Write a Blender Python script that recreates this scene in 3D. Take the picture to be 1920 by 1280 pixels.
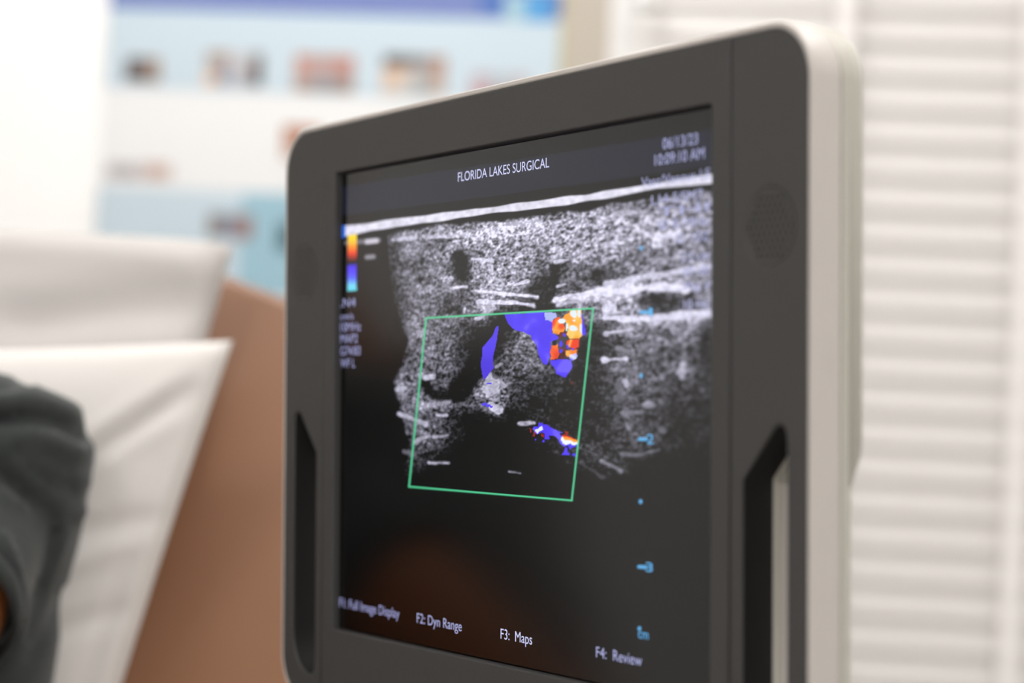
import bpy, bmesh, math, random
import numpy as np
from mathutils import Matrix, Vector, Quaternion

random.seed(7)
rng = np.random.default_rng(11)
scn = bpy.context.scene
for o in list(bpy.data.objects):
    bpy.data.objects.remove(o)
COL = scn.collection

# ------------------------------------------------------------------ camera
FPX = 3850.0                                   # focal length in pixels of a 1920 wide frame
EYE = Vector((0, 0, 1.08))
YAW, PITCH, ROLL = math.radians(6.5), math.radians(2.3), math.radians(2.9)
cam_rot = (Matrix.Rotation(YAW, 4, 'Z') @ Matrix.Rotation(math.pi / 2 + PITCH, 4, 'X') @ Matrix.Rotation(ROLL, 4, 'Z'))
CAM = Matrix.Translation(EYE) @ cam_rot
cd = bpy.data.cameras.new('camera')
cam = bpy.data.objects.new('camera', cd)
COL.objects.link(cam)
cam.matrix_world = CAM
cd.sensor_width = 36.0
cd.lens = FPX / 1920 * 36
cd.clip_start = 0.02
cd.dof.use_dof = True
cd.dof.focus_distance = 0.905
cd.dof.aperture_fstop = 4.3
cd.dof.aperture_blades = 0
scn.camera = cam

# ------------------------------------------------------------------ world, exposure
scn.view_settings.view_transform = 'Standard'
scn.view_settings.look = 'None'
scn.view_settings.exposure = 0.22
scn.view_settings.gamma = 1.0
scn.view_settings.use_curve_mapping = False
scn.cycles.use_denoising = True
scn.cycles.max_bounces = 8
world = bpy.data.worlds.new('world')
scn.world = world
world.use_nodes = True
bg = world.node_tree.nodes['Background']
bg.inputs[0].default_value = (1.0, 0.975, 0.95, 1)
bg.inputs[1].default_value = 0.76
LAMP_POWER = 10.0                                # emission of the ceiling panels

# ------------------------------------------------------------------ helpers
def lin(c):
    c = np.asarray(c, float) / 255.0
    return np.where(c <= 0.04045, c / 12.92, ((c + 0.055) / 1.055) ** 2.4)

def rgb(*c):
    return tuple(float(v) for v in lin(c)) + (1.0,)

def mat(name, color, rough=0.6, spec=0.4, emit=None, estr=0.0, noise=0.0, nscale=60.0, bump=0.0, bscale=300.0, sheen=0.0):
    m = bpy.data.materials.new(name)
    m.use_nodes = True
    nt = m.node_tree
    b = nt.nodes['Principled BSDF']
    b.inputs['Base Color'].default_value = color
    b.inputs['Roughness'].default_value = rough
    b.inputs['Specular IOR Level'].default_value = spec
    if sheen:
        b.inputs['Sheen Weight'].default_value = sheen
    if emit is not None:
        b.inputs['Emission Color'].default_value = emit
        b.inputs['Emission Strength'].default_value = estr
    if noise or bump:
        tc = nt.nodes.new('ShaderNodeTexCoord')
    if noise:
        n = nt.nodes.new('ShaderNodeTexNoise')
        n.inputs['Scale'].default_value = nscale
        n.inputs['Detail'].default_value = 4
        nt.links.new(tc.outputs['Object'], n.inputs['Vector'])
        mr = nt.nodes.new('ShaderNodeMapRange')
        mr.inputs['To Min'].default_value = 1 - noise
        mr.inputs['To Max'].default_value = 1 + noise
        nt.links.new(n.outputs['Fac'], mr.inputs['Value'])
        mx = nt.nodes.new('ShaderNodeVectorMath')
        mx.operation = 'SCALE'
        mx.inputs[0].default_value = color[:3]
        nt.links.new(mr.outputs['Result'], mx.inputs['Scale'])
        nt.links.new(mx.outputs['Vector'], b.inputs['Base Color'])
    if bump:
        n2 = nt.nodes.new('ShaderNodeTexNoise')
        n2.inputs['Scale'].default_value = bscale
        nt.links.new(tc.outputs['Object'], n2.inputs['Vector'])
        bp = nt.nodes.new('ShaderNodeBump')
        bp.inputs['Strength'].default_value = bump
        bp.inputs['Distance'].default_value = 0.001
        nt.links.new(n2.outputs['Fac'], bp.inputs['Height'])
        nt.links.new(bp.outputs['Normal'], b.inputs['Normal'])
    return m

def attr_mat(name, rough, spec, emission):
    m = bpy.data.materials.new(name)
    m.use_nodes = True
    nt = m.node_tree
    b = nt.nodes['Principled BSDF']
    a = nt.nodes.new('ShaderNodeAttribute')
    a.attribute_name = 'picture'
    b.inputs['Roughness'].default_value = rough
    b.inputs['Specular IOR Level'].default_value = spec
    if emission:
        b.inputs['Base Color'].default_value = (0.001, 0.001, 0.0012, 1)
        nt.links.new(a.outputs['Color'], b.inputs['Emission Color'])
        b.inputs['Emission Strength'].default_value = 0.88
    else:
        nt.links.new(a.outputs['Color'], b.inputs['Base Color'])
    return m

def link_mesh(name, me, m=None, parent=None, smooth=False):
    o = bpy.data.objects.new(name, me)
    COL.objects.link(o)
    if m is not None:
        me.materials.clear()
        me.materials.append(m)
    if smooth:
        me.polygons.foreach_set('use_smooth', [True] * len(me.polygons))
    if parent is not None:
        o.parent = parent
    return o

def obj(name, bm, m, parent=None, smooth=False):
    me = bpy.data.meshes.new(name)
    bmesh.ops.recalc_face_normals(bm, faces=bm.faces)
    bm.to_mesh(me)
    bm.free()
    return link_mesh(name, me, m, parent, smooth)

def thing(name, label, cat, loc=(0, 0, 0), mw=None, group=None):
    o = bpy.data.objects.new(name, None)
    COL.objects.link(o)
    o.empty_display_size = 0.05
    if mw is not None:
        o.matrix_world = mw
    else:
        o.location = loc
    return tag(o, label, cat, group)

def tag(o, label, cat, group=None):
    o['label'] = label
    o['category'] = cat
    if group:
        o['group'] = group
    return o

def struct(o):
    o['kind'] = 'structure'
    return o

def add_box(bm, x0, x1, y0, y1, z0, z1, bevel=0.0, seg=2):
    r = bmesh.ops.create_cube(bm, size=1.0)
    for v in r['verts']:
        v.co = Vector(((x0 + x1) / 2 + v.co.x * (x1 - x0), (y0 + y1) / 2 + v.co.y * (y1 - y0), (z0 + z1) / 2 + v.co.z * (z1 - z0)))
    if bevel:
        es = list({e for v in r['verts'] for e in v.link_edges})
        bmesh.ops.bevel(bm, geom=es, offset=bevel, segments=seg, profile=0.5, affect='EDGES')
    return bm

def add_cyl(bm, p0, p1, r0, r1=None, n=20):
    p0, p1 = Vector(p0), Vector(p1)
    r1 = r0 if r1 is None else r1
    d = p1 - p0
    r = bmesh.ops.create_cone(bm, cap_ends=True, segments=n, radius1=r0, radius2=r1, depth=d.length)
    q = Vector((0, 0, 1)).rotation_difference(d.normalized())
    bmesh.ops.transform(bm, matrix=Matrix.Translation((p0 + p1) / 2) @ q.to_matrix().to_4x4(), verts=r['verts'])
    return bm

def loft(bm, rings, cap0=True, cap1=True):
    vs = [[bm.verts.new(p) for p in r] for r in rings]
    n = len(rings[0])
    for a, b in zip(vs, vs[1:]):
        for i in range(n):
            bm.faces.new((a[i], a[(i + 1) % n], b[(i + 1) % n], b[i]))
    if cap0:
        bm.faces.new(vs[0])
    if cap1:
        bm.faces.new(vs[-1])
    return bm

def add_modifier_apply(o):
    """freeze an object's modifiers into its mesh"""
    dg = bpy.context.evaluated_depsgraph_get()
    me = bpy.data.meshes.new_from_object(o.evaluated_get(dg))
    old = o.data
    o.modifiers.clear()
    o.data = me
    bpy.data.meshes.remove(old)
    return o

def flat_plate(name, loops, y0, y1, bevel, m, parent):
    """a plate of the outline loops[0] with the holes loops[1:], from depth y0 to y1 (metres), edges rounded"""
    cu = bpy.data.curves.new(name, 'CURVE')
    cu.dimensions = '2D'
    cu.fill_mode = 'BOTH'
    cu.extrude = (y1 - y0) / 2 - bevel
    cu.bevel_depth = bevel
    cu.bevel_resolution = 2
    cu.offset = -bevel
    for lp in loops:
        s = cu.splines.new('POLY')
        s.points.add(len(lp) - 1)
        s.points.foreach_set('co', [c for p in lp for c in (p[0], p[1], 0, 1)])
        s.use_cyclic_u = True
    o = bpy.data.objects.new(name, cu)
    COL.objects.link(o)
    dg = bpy.context.evaluated_depsgraph_get()
    me = bpy.data.meshes.new_from_object(o.evaluated_get(dg))
    bpy.data.objects.remove(o)
    bpy.data.curves.remove(cu)
    me.transform(Matrix.Translation((0, (y0 + y1) / 2, 0)) @ Matrix.Rotation(math.pi / 2, 4, 'X'))
    r = link_mesh(name, me, m, parent)
    return r

def ray_dir(px, py):
    return cam_rot.to_3x3() @ Vector(((px - 960) / FPX, -(py - 640) / FPX, -1))

def at(px, py, d):
    """the point seen at a photograph pixel, d metres in front of the camera"""
    return EYE + ray_dir(px, py) * d

def on_y(px, py, Y):
    r = ray_dir(px, py)
    return EYE + r * ((Y - EYE.y) / r.y)

# ------------------------------------------------------------------ materials
M = {}
M['wall'] = mat('white_wall_paint', (0.86, 0.85, 0.84, 1), 0.7, noise=0.01, bump=0.1, bscale=200)
M['beige'] = mat('beige_strip', rgb(174, 165, 153), 0.6)
M['casing_white'] = mat('white_window_trim', (0.71, 0.695, 0.685, 1), 0.5)
M['ceiling'] = mat('ceiling_paint', (0.85, 0.84, 0.82, 1), 0.8)
M['floor'] = mat('vinyl_floor', (0.50, 0.48, 0.45, 1), 0.45, noise=0.08, nscale=8)
M['slat'] = mat('blind_slat', (0.665, 0.637, 0.618, 1), 0.5)
M['tape'] = mat('blind_tape', (0.83, 0.80, 0.78, 1), 0.8)
M['bezel'] = mat('charcoal_plastic', (0.0530, 0.0507, 0.0500, 1), 0.55, 0.35, noise=0.04, nscale=900, bump=0.25, bscale=2500)
M['bezel_dark'] = mat('black_plastic', (0.010, 0.009, 0.009, 1), 0.7, 0.2)
M['shell'] = mat('ivory_plastic', (0.555, 0.512, 0.48, 1), 0.45, 0.4, noise=0.02, nscale=30)
M['shell_rear'] = mat('grey_ivory_plastic', (0.505, 0.484, 0.43, 1), 0.5, 0.35, noise=0.02, nscale=30)
M['vinyl'] = mat('tan_vinyl', rgb(117, 79, 53), 0.5, 0.3, noise=0.05, nscale=6, bump=0.15, bscale=400)
M['cream'] = mat('cream_cotton', (0.45, 0.425, 0.41, 1), 0.9, 0.1, noise=0.02, nscale=20, bump=0.2, bscale=900, sheen=0.2)
M['pillow'] = mat('white_pillow_cotton', (0.62, 0.59, 0.565, 1), 0.9, 0.1, noise=0.02, nscale=20, bump=0.2, bscale=900, sheen=0.2)
M['scrub'] = mat('dark_green_cotton', (0.031, 0.035, 0.034, 1), 0.85, 0.15, noise=0.12, nscale=25, bump=0.3, bscale=1500, sheen=0.15)
M['trouser'] = mat('dark_trouser_cotton', (0.03, 0.034, 0.04, 1), 0.9, 0.1, noise=0.1, nscale=25)
M['skin'] = mat('brown_skin', rgb(132, 76, 36), 0.5, 0.35, noise=0.06, nscale=40)
M['hair'] = mat('dark_hair', (0.012, 0.009, 0.008, 1), 0.6, 0.3, bump=0.6, bscale=250)
M['metal'] = mat('brushed_metal', (0.6, 0.6, 0.6, 1), 0.3)
M['metal'].node_tree.nodes['Principled BSDF'].inputs['Metallic'].default_value = 1.0
M['glint'] = mat('glint_white', (0.93, 0.93, 0.93, 1), 0.25, 0.6)
M['lamp'] = mat('lamp_diffuser', (0.9, 0.9, 0.9, 1), 0.6, emit=(1.0, 0.985, 0.965, 1), estr=LAMP_POWER)
glass = bpy.data.materials.new('window_glass')
glass.use_nodes = True
gb = glass.node_tree.nodes['Principled BSDF']
gb.inputs['Base Color'].default_value = (1, 1, 1, 1)
gb.inputs['Roughness'].default_value = 0.02
gb.inputs['Transmission Weight'].default_value = 1.0
M['glass'] = glass

# ------------------------------------------------------------------ the room
WY = 2.72                                        # room face of the back wall
XL, XR, YB, ZC = -1.75, 2.1, -1.6, 2.6
win_l = on_y(1190, 30, WY).x
WX0, WX1, WZ0, WZ1 = win_l + 0.015, 1.25, 0.62, 1.86
bm = bmesh.new()
add_box(bm, XL - .1, WX0, WY, WY + .12, 0, ZC)
add_box(bm, WX1, XR + .1, WY, WY + .12, 0, ZC)
add_box(bm, WX0, WX1, WY, WY + .12, 0, WZ0)
add_box(bm, WX0, WX1, WY, WY + .12, WZ1, ZC)
struct(obj('wall_back', bm, M['wall']))
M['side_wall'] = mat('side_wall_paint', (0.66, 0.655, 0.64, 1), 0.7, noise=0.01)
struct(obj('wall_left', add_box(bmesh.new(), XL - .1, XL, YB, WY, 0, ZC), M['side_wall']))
struct(obj('wall_right', add_box(bmesh.new(), XR, XR + .1, YB, WY, 0, ZC), M['wall']))
struct(obj('floor', add_box(bmesh.new(), XL - .1, XR + .1, -5.0, WY + .12, -.1, 0), M['floor']))
struct(obj('ceiling', add_box(bmesh.new(), XL - .1, XR + .1, YB, WY + .12, ZC, ZC + .1), M['ceiling']))
struct(obj('baseboard_back', add_box(bmesh.new(), XL, XR, WY - .015, WY, 0, .1, .004), M['casing_white']))

def panel_lamp(x, y, label):
    t = thing('ceiling_light', label, 'ceiling light', (x, y, ZC))
    bm = bmesh.new()
    for (a, b, c, d) in ((-.32, .32, -.62, -.60), (-.32, .32, .60, .62), (-.32, -.30, -.60, .60), (.30, .32, -.60, .60)):
        add_box(bm, a, b, c, d, -.035, 0)
    obj('frame', bm, M['metal'], t)
    obj('diffuser', add_box(bmesh.new(), -.30, .30, -.60, .60, -.025, -.012), M['lamp'], t)
panel_lamp(-0.60, 2.0, 'white flat ceiling light panel nearest the poster wall, above the tan chair')
panel_lamp(0.55, 0.9, 'white flat ceiling light panel above the ultrasound monitor')
panel_lamp(-0.9, -0.6, 'white flat ceiling light panel farthest from the blinds')

# window: frame, glass and trim
def x_at(px, py, Y=WY):
    return on_y(px, py, Y).x
wn = bpy.data.objects.new('window_1', None)
COL.objects.link(wn)
wn.location = (WX0, WY, WZ0)
struct(wn)
def wbox(name, x0, x1, y0, y1, z0, z1, m, bev=.003):
    return obj(name, add_box(bmesh.new(), x0 - WX0, x1 - WX0, y0 - WY, y1 - WY, z0 - WZ0, z1 - WZ0, bev), m, wn)
CW = x_at(1192, 30) - x_at(1128, 30)
wbox('window_frame', WX0 - CW, WX0, WY - .022, WY, WZ0 - .08, WZ1 + .08, M['casing_white'])
wbox('window_frame', WX1, WX1 + CW, WY - .022, WY, WZ0 - .08, WZ1 + .08, M['casing_white'])
wbox('window_frame', WX0, WX1, WY - .022, WY, WZ1, WZ1 + .08, M['casing_white'])
wbox('window_sill', WX0 - .02, WX1 + .02, WY - .045, WY + .1, WZ0 - .03, WZ0, M['casing_white'])
wbox('window_pane', WX0, WX1, WY + .07, WY + .076, WZ0, WZ1, M['glass'], 0)
bm = bmesh.new()
add_box(bm, 0, WX1 - WX0, .06, .09, (WZ1 - WZ0) / 2 - .02, (WZ1 - WZ0) / 2 + .02, .004)
obj('window_sash', bm, M['casing_white'], wn)

# thin beige strip, darker than the wall, between the poster and the window trim
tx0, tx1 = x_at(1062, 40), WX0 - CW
struct(obj('beige_strip_1', add_box(bmesh.new(), tx0, tx1, WY - .010, WY, .1, ZC, .002), M['beige']))

# ------------------------------------------------------------------ venetian blind
BY = WY - .050
bl = thing('venetian_blind', 'closed white horizontal slat blind over the window behind the monitor', 'window blind', (WX0, BY, WZ0))
BX0, BX1 = -.006, WX1 - WX0 + .02
PITCHZ = 0.0432
z_first = on_y(1700, 667, BY).z - WZ0           # a dark joint between two slats seen here
slat_z = [z_first + .0380 + PITCHZ * k for k in range(-12, 30)]
slat_z = [z for z in slat_z if .03 < z < 1.20]
def slat_bm():
    bm = bmesh.new()
    n = 8
    ang = math.radians(81.5)
    top, bot = [], []
    for i in range(n + 1):
        s = (i / n - .5) * .050
        camber = -.0008 * (1 - (2 * i / n - 1) ** 2)
        for lst, th in ((top, .0017), (bot, -.0017)):
            a, b = s, camber + th
            # the lower edge hangs into the room, the upper edge tucks behind the slat above
            lst.append(Vector((0, math.cos(ang) * a - math.sin(ang) * b, math.sin(ang) * a + math.cos(ang) * b)))
    ring = top + bot[::-1]
    loft(bm, [[p + Vector((x, 0, 0)) for p in ring] for x in (BX0, BX1)])
    return bm
s0 = obj('slat', slat_bm(), M['slat'], bl)
for k, z in enumerate(slat_z):
    s = s0 if k == 0 else s0.copy()
    if k:
        COL.objects.link(s)
        s.parent = bl
    s.location = (0, 0, z)
obj('headrail', add_box(bmesh.new(), BX0, BX1, -.025, .028, slat_z[-1] + .03, slat_z[-1] + .075, .003), M['slat'], bl)
obj('bottom_rail', add_box(bmesh.new(), BX0, BX1, -.012, .014, slat_z[0] - .055, slat_z[0] - .033, .004), M['slat'], bl)
tape_x = [on_y(1586, 20, BY - .02).x - WX0, on_y(1912, 660, BY - .02).x - WX0]
tape_x = [tape_x[0] - (tape_x[1] - tape_x[0])] + tape_x + [tape_x[1] + .245 * k for k in (1, 2)]
for x in tape_x[1:]:
    bm = bmesh.new()
    add_box(bm, x - .011, x + .011, -.0225, -.0215, slat_z[0] - .04, slat_z[-1] + .03)
    obj('ladder_tape', bm, M['tape'], bl)
# white ball on a rod, added as a glint; its white stands for the highlight
glint_ball = on_y(1214, -4, BY - .03)
wd = thing('glint_stand_in', 'white ball on a thin rod by the window blind edge, added as a glint', 'added glint', (glint_ball.x, glint_ball.y, glint_ball.z))
bm = bmesh.new()
bmesh.ops.create_uvsphere(bm, u_segments=20, v_segments=12, radius=.013)
obj('glint_ball', bm, M['glint'], wd, True)
obj('rod', add_cyl(bmesh.new(), (0, 0, .005), (0, .012, .12), .003), M['slat'], wd, True)

# ------------------------------------------------------------------ poster on the back wall
PY = WY - .006
def px_poster(px, py):
    p = on_y(px, py, PY)
    return p.x, p.z
pxl = px_poster(194, 200)[0]
pxr = px_poster(1048, 100)[0]
pzt = px_poster(600, -30)[1]
po = thing('poster', 'light blue and white poster with rows of small photos, on the wall behind the recliner', 'poster', (pxl, PY, pzt - .95))
def plate(name, x0, x1, z0, z1, front, m):
    """a flat printed field, front = how far it stands in front of the wall side of the sheet"""
    return obj(name, add_box(bmesh.new(), x0 - pxl, x1 - pxl, -front, .004, z0 - (pzt - .95), z1 - (pzt - .95)), m, po)
PAPER = 0.70
def ink_on_paper(*c):
    """pigment colour of a printed tone, paper white being PAPER"""
    return tuple(float(v) * PAPER for v in lin(c)) + (1.0,)
M['p_blue'] = mat('print_light_blue', ink_on_paper(215, 232, 243), 0.5)
M['p_blue2'] = mat('print_sky_blue', ink_on_paper(170, 209, 226), 0.5)
M['p_white'] = mat('print_white', (0.71, 0.71, 0.715, 1), 0.5)
M['p_head'] = mat('print_blue_header', ink_on_paper(86, 122, 196), 0.5)
M['p_title'] = mat('print_lavender', ink_on_paper(142, 152, 206), 0.5)
M['p_swatch'] = mat('print_bright_blue', ink_on_paper(88, 168, 228), 0.5)
M['p_cyan'] = mat('print_pale_cyan', ink_on_paper(176, 212, 226), 0.5)
M['p_yellow'] = mat('print_yellow_edge', ink_on_paper(205, 196, 146), 0.5)
zz = lambda py, px=620: px_poster(px, py)[1]
plate('sheet', pxl, pxr, pzt - .95, pzt, .001, M['p_white'])
plate('header_band', pxl, pxr, zz(27), pzt, .0015, M['p_head'])
plate('title_band', px_poster(215, 0)[0], px_poster(900, 0)[0], zz(14), zz(-12), .002, M['p_title'])
plate('header_swatch', px_poster(985, 10)[0], px_poster(1034, 10)[0], zz(30), zz(-20), .002, M['p_swatch'])
plate('header_swatch', px_poster(948, 10)[0], px_poster(985, 10)[0], zz(30), zz(-20), .002, M['p_cyan'])
plate('upper_panel', pxl, pxr, zz(178), zz(27), .0015, M['p_blue'])
plate('lower_panel', pxl, px_poster(450, 450)[0], zz(560), zz(366), .0015, M['p_blue'])
plate('lower_panel', px_poster(450, 450)[0], pxr, zz(560), zz(366), .0015, M['p_blue2'])
plate('border_strip', px_poster(1046, 60)[0], px_poster(1068, 60)[0], pzt - .95, pzt, .001, M['p_yellow'])
M['print'] = attr_mat('printed_photo_ink', 0.5, 0.3, False)
def print_photo(x0, y0, x1, y1, cells):
    """a small printed photograph, cells = rows of colours"""
    a = px_poster(x0, (y0 + y1) / 2)[0], px_poster((x0 + x1) / 2, y1)[1]
    b = px_poster(x1, (y0 + y1) / 2)[0], px_poster((x0 + x1) / 2, y0)[1]
    nr, nc = len(cells), len(cells[0])
    bm = bmesh.new()
    lay = bm.loops.layers.float_color.new('picture')
    for r in range(nr):
        for c in range(nc):
            xs = [a[0] + (b[0] - a[0]) * (c + k) / nc - pxl for k in (0, 1)]
            zs = [b[1] + (a[1] - b[1]) * (r + k) / nr - (pzt - .95) for k in (0, 1)]
            vs = [bm.verts.new((x, -.0024, z)) for x, z in ((xs[0], zs[1]), (xs[1], zs[1]), (xs[1], zs[0]), (xs[0], zs[0]))]
            f = bm.faces.new(vs)
            for l in f.loops:
                l[lay] = ink_on_paper(*cells[r][c])
    bmesh.ops.remove_doubles(bm, verts=bm.verts, dist=1e-6)
    me = bpy.data.meshes.new('printed_photo')
    bm.to_mesh(me)
    bm.free()
    return link_mesh('printed_photo', me, M['print'], po)
GR, BR, PK, LT, DK = (120, 112, 112), (140, 108, 90), (196, 170, 168), (205, 205, 210), (78, 72, 72)
print_photo(236, 108, 302, 154, [[GR, (128, 118, 118), (180, 158, 140)], [(100, 88, 84), (140, 132, 134), (178, 150, 128)], [(110, 92, 82), GR, (160, 140, 120)]])
print_photo(386, 98, 494, 160, [[(188, 164, 148), (188, 160, 144), (214, 210, 214), LT, (150, 142, 142)], [(196, 196, 196), (160, 162, 172), (206, 206, 214), (196, 192, 196), (104, 92, 88)], [(255, 200, 150), (150, 158, 180), LT, (180, 178, 184), (110, 100, 98)]])
print_photo(553, 104, 664, 172, [[(206, 144, 122), (196, 160, 152), (200, 150, 136), (204, 138, 118)], [(206, 172, 164), (202, 182, 184), (198, 178, 178), (196, 158, 152)], [(184, 150, 132), (160, 156, 158), (152, 150, 154), (166, 136, 118)]])
print_photo(718, 104, 836, 176, [[(96, 84, 82), (120, 112, 110), (150, 144, 146), (190, 150, 130)], [(236, 200, 172), (226, 208, 194), (190, 190, 192), (196, 168, 152)], [(230, 206, 188), (216, 212, 208), (176, 182, 186), (206, 184, 170)]])
print_photo(884, 138, 992, 190, [[(204, 190, 198), (196, 206, 214), (206, 200, 206)], [(206, 160, 164), (180, 176, 186), (196, 170, 170)]])
print_photo(530, 236, 600, 300, [[(196, 136, 104), (206, 150, 122)], [(210, 176, 160), (200, 150, 130)]])
print_photo(200, 306, 258, 334, [[(206, 200, 200), (196, 190, 190)]])
print_photo(262, 306, 322, 336, [[(220, 206, 202), (216, 184, 170), (222, 200, 190)]])
print_photo(390, 402, 474, 446, [[(150, 142, 138), (140, 142, 156), (168, 140, 134)], [(160, 150, 146), (150, 158, 178), (176, 132, 118)]])
print_photo(520, 418, 600, 472, [[(92, 122, 132), (110, 110, 110)], [(86, 116, 124), (90, 84, 82)]])

# ------------------------------------------------------------------ ultrasound monitor
R3 = Matrix(((0.5394296643382348, 0.8420094342284618, 0.00597912219352289),
             (-0.016775277071780465, 0.01784589340488528, -0.9997000120874994),
             (-0.8418635443533021, 0.5391675405278467, 0.023751545845448738)))
T3 = Vector((-0.004443459064807473, 0.027259707528496057, 0.9110270132439091))
FLIP = Matrix(((1, 0, 0), (0, -1, 0), (0, 0, -1)))
mon_local = (FLIP @ R3).to_4x4()
mon_local.translation = FLIP @ T3
MON = CAM @ mon_local                            # x along the screen, y into it, z up
mon = thing('ultrasound_monitor', 'charcoal and ivory ultrasound monitor showing a scan with green box', 'monitor', mw=MON)
MONI = MON.inverted()
def scr(px, py, y=0.0):
    """where a photograph pixel lands on the plane of the screen, in the monitor's own metres"""
    o = MONI @ EYE
    d = MONI.to_3x3() @ ray_dir(px, py)
    p = o + d * ((y - o.y) / d.y)
    return p.x, p.z
mm = .001
HW, ZT, ZB, RC = 209.0, 139.2, -153.0, 21.0
def rrect(x0, x1, z0, z1, r, n=10):
    """rounded rectangle; r = radii of corners (x1,z1), (x0,z1), (x0,z0), (x1,z0) in mm"""
    pts = []
    for (cx, cz, a0, rr) in ((x1, z1, 0, r[0]), (x0, z1, 90, r[1]), (x0, z0, 180, r[2]), (x1, z0, 270, r[3])):
        if rr <= 0:
            pts.append((cx * mm, cz * mm))
            continue
        ox = cx - rr if cx == x1 else cx + rr
        oz = cz - rr if cz == z1 else cz + rr
        for i in range(n + 1):
            a = math.radians(a0 + 90 * i / n)
            pts.append(((ox + rr * math.cos(a)) * mm, (oz + rr * math.sin(a)) * mm))
    return pts
def slot_loop(sgn):
    p = [(172.5, -27), (191, -7.4), (193.3, -6.2), (195.6, -6.8), (197.2, -9), (197.8, -13)]
    p += [(197.8, -118), (197.2, -124), (195, -130), (191, -135.5), (186, -139), (180, -140.8), (175.5, -140.4), (173.2, -138), (172.5, -134)]
    return [(sgn * x * mm, z * mm) for x, z in p]
SEAM = 165.0
BV = 0.0009
FY = -0.0035
flat_plate('centre_frame', [rrect(-SEAM + .45, SEAM - .45, ZB, ZT, (0, 0, 0, 0)), rrect(-153.3, 153.3, -115.2, 115.3, (1.5,) * 4, 4)], FY, .010, BV * .8, M['bezel'], mon)
def disc(cx, cz, r, n=16):
    return [((cx + r * math.cos(2 * math.pi * i / n)) * mm, (cz + r * math.sin(2 * math.pi * i / n)) * mm) for i in range(n)]
SPX, SPZ, SPR = 188.0, 66.3, 14.2
for sgn in (1, -1):
    if sgn > 0:
        out = rrect(SEAM + .45, HW, ZB, ZT, (RC, 0, 0, RC))
    else:
        out = rrect(-HW, -SEAM - .45, ZB, ZT, (0, RC, RC, 0))
    sp = flat_plate('side_panel', [out, slot_loop(sgn), disc(sgn * SPX, SPZ, SPR, 40)], FY, .012, BV, M['bezel'], mon)
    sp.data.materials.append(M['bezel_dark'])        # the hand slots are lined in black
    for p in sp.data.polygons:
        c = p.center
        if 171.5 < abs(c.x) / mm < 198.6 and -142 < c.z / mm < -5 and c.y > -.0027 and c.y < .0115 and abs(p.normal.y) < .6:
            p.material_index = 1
    holes = []
    st = 3.05
    for i in range(-7, 8):
        for j in range(-8, 9):
            hx, hz = (i + .5 * (j % 2)) * st, j * st * .866
            if math.hypot(hx, hz) < SPR - 1.6:
                holes.append(disc(sgn * SPX + hx, SPZ + hz, .72, 8))
    g = flat_plate('speaker_grille', [disc(sgn * SPX, SPZ, SPR + .05, 40)] + holes, FY + .00005, FY + .0011, 0.0, M['bezel'], sp)
    b = bmesh.new()
    add_cyl(b, (sgn * SPX * mm, .0030, SPZ * mm), (sgn * SPX * mm, .006, SPZ * mm), SPR * mm, n=32)
    obj('speaker_cone', b, M['bezel_dark'], sp)
# dark inner chassis seen down the seams
flat_plate('chassis', [rrect(-170, 170, ZB + 2, ZT - 2, (0,) * 4), rrect(-153.4, 153.4, -115.3, 115.4, (0,) * 4)], FY + .0009, .009, 0, M['bezel_dark'], mon)
# ivory front ring, rear shell with the same hand slots, thicker upper back
flat_plate('front_casing', [rrect(-HW - 2.0, HW + 2.0, ZB - 2, ZT + 2.6, (RC + 2,) * 4, 14), rrect(-HW + .1, HW - .1, ZB + .1, ZT - .1, (RC - .1,) * 4, 14)], -.0033, .0108, .0009, M['shell'], mon)
flat_plate('rear_shell', [rrect(-HW - 1.6, HW + 1.6, ZB - 1.6, ZT + 2.0, (RC + 1.6,) * 4, 14), slot_loop(1), slot_loop(-1)], .0111, .0165, .0012, M['shell_rear'], mon)
def grow(lp, d):
    cx, cz = sum(p[0] for p in lp) / len(lp), sum(p[1] for p in lp) / len(lp)
    return [(p[0] + math.copysign(d, p[0] - cx), p[1] + math.copysign(d, p[1] - cz)) for p in lp]
for sgn in (1, -1):
    flat_plate('handle_collar', [grow(slot_loop(sgn), .004), slot_loop(sgn)], .0163, .0215, 0, M['shell'], mon)
def upper_ring(y, inset, zlow):
    o = rrect(-HW - 1.6 + inset, HW + 1.6 - inset, -100, ZT + 2.0 - inset, (RC + 1.6 - inset, RC + 1.6 - inset, 0, 0), 14)
    return [Vector((x, y, max(z, zlow * mm))) for x, z in o]
bm = bmesh.new()
loft(bm, [upper_ring(.0150, 0, -29), upper_ring(.0163, 0, -27.5), upper_ring(.0180, .1, -23.5), upper_ring(.0205, .3, -18.5), upper_ring(.0222, 1.0, -14), upper_ring(.0232, 2.4, -10), upper_ring(.0236, 5, -6)])
up = obj('rear_cover', bm, M['shell_rear'], mon, True)
for p in up.data.polygons:
    if len(p.vertices) > 4:
        p.use_smooth = False
# arm and stand below the picture
obj('tilt_bracket', add_box(bmesh.new(), -.06, .06, .0165, .05, -.13, -.04, .006), M['shell'], mon)
pz = -(MON.translation.z)
stand = bmesh.new()
add_cyl(stand, (0, .040, -.12), (0, .044, pz + .03), .022, n=28)
obj('support_post', stand, M['metal'], mon, True)
base = bmesh.new()
add_cyl(base, (0, .044, pz + .001), (0, .044, pz + .03), .2, .17, 40)
obj('stand_base', base, M['shell'], mon)

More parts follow.
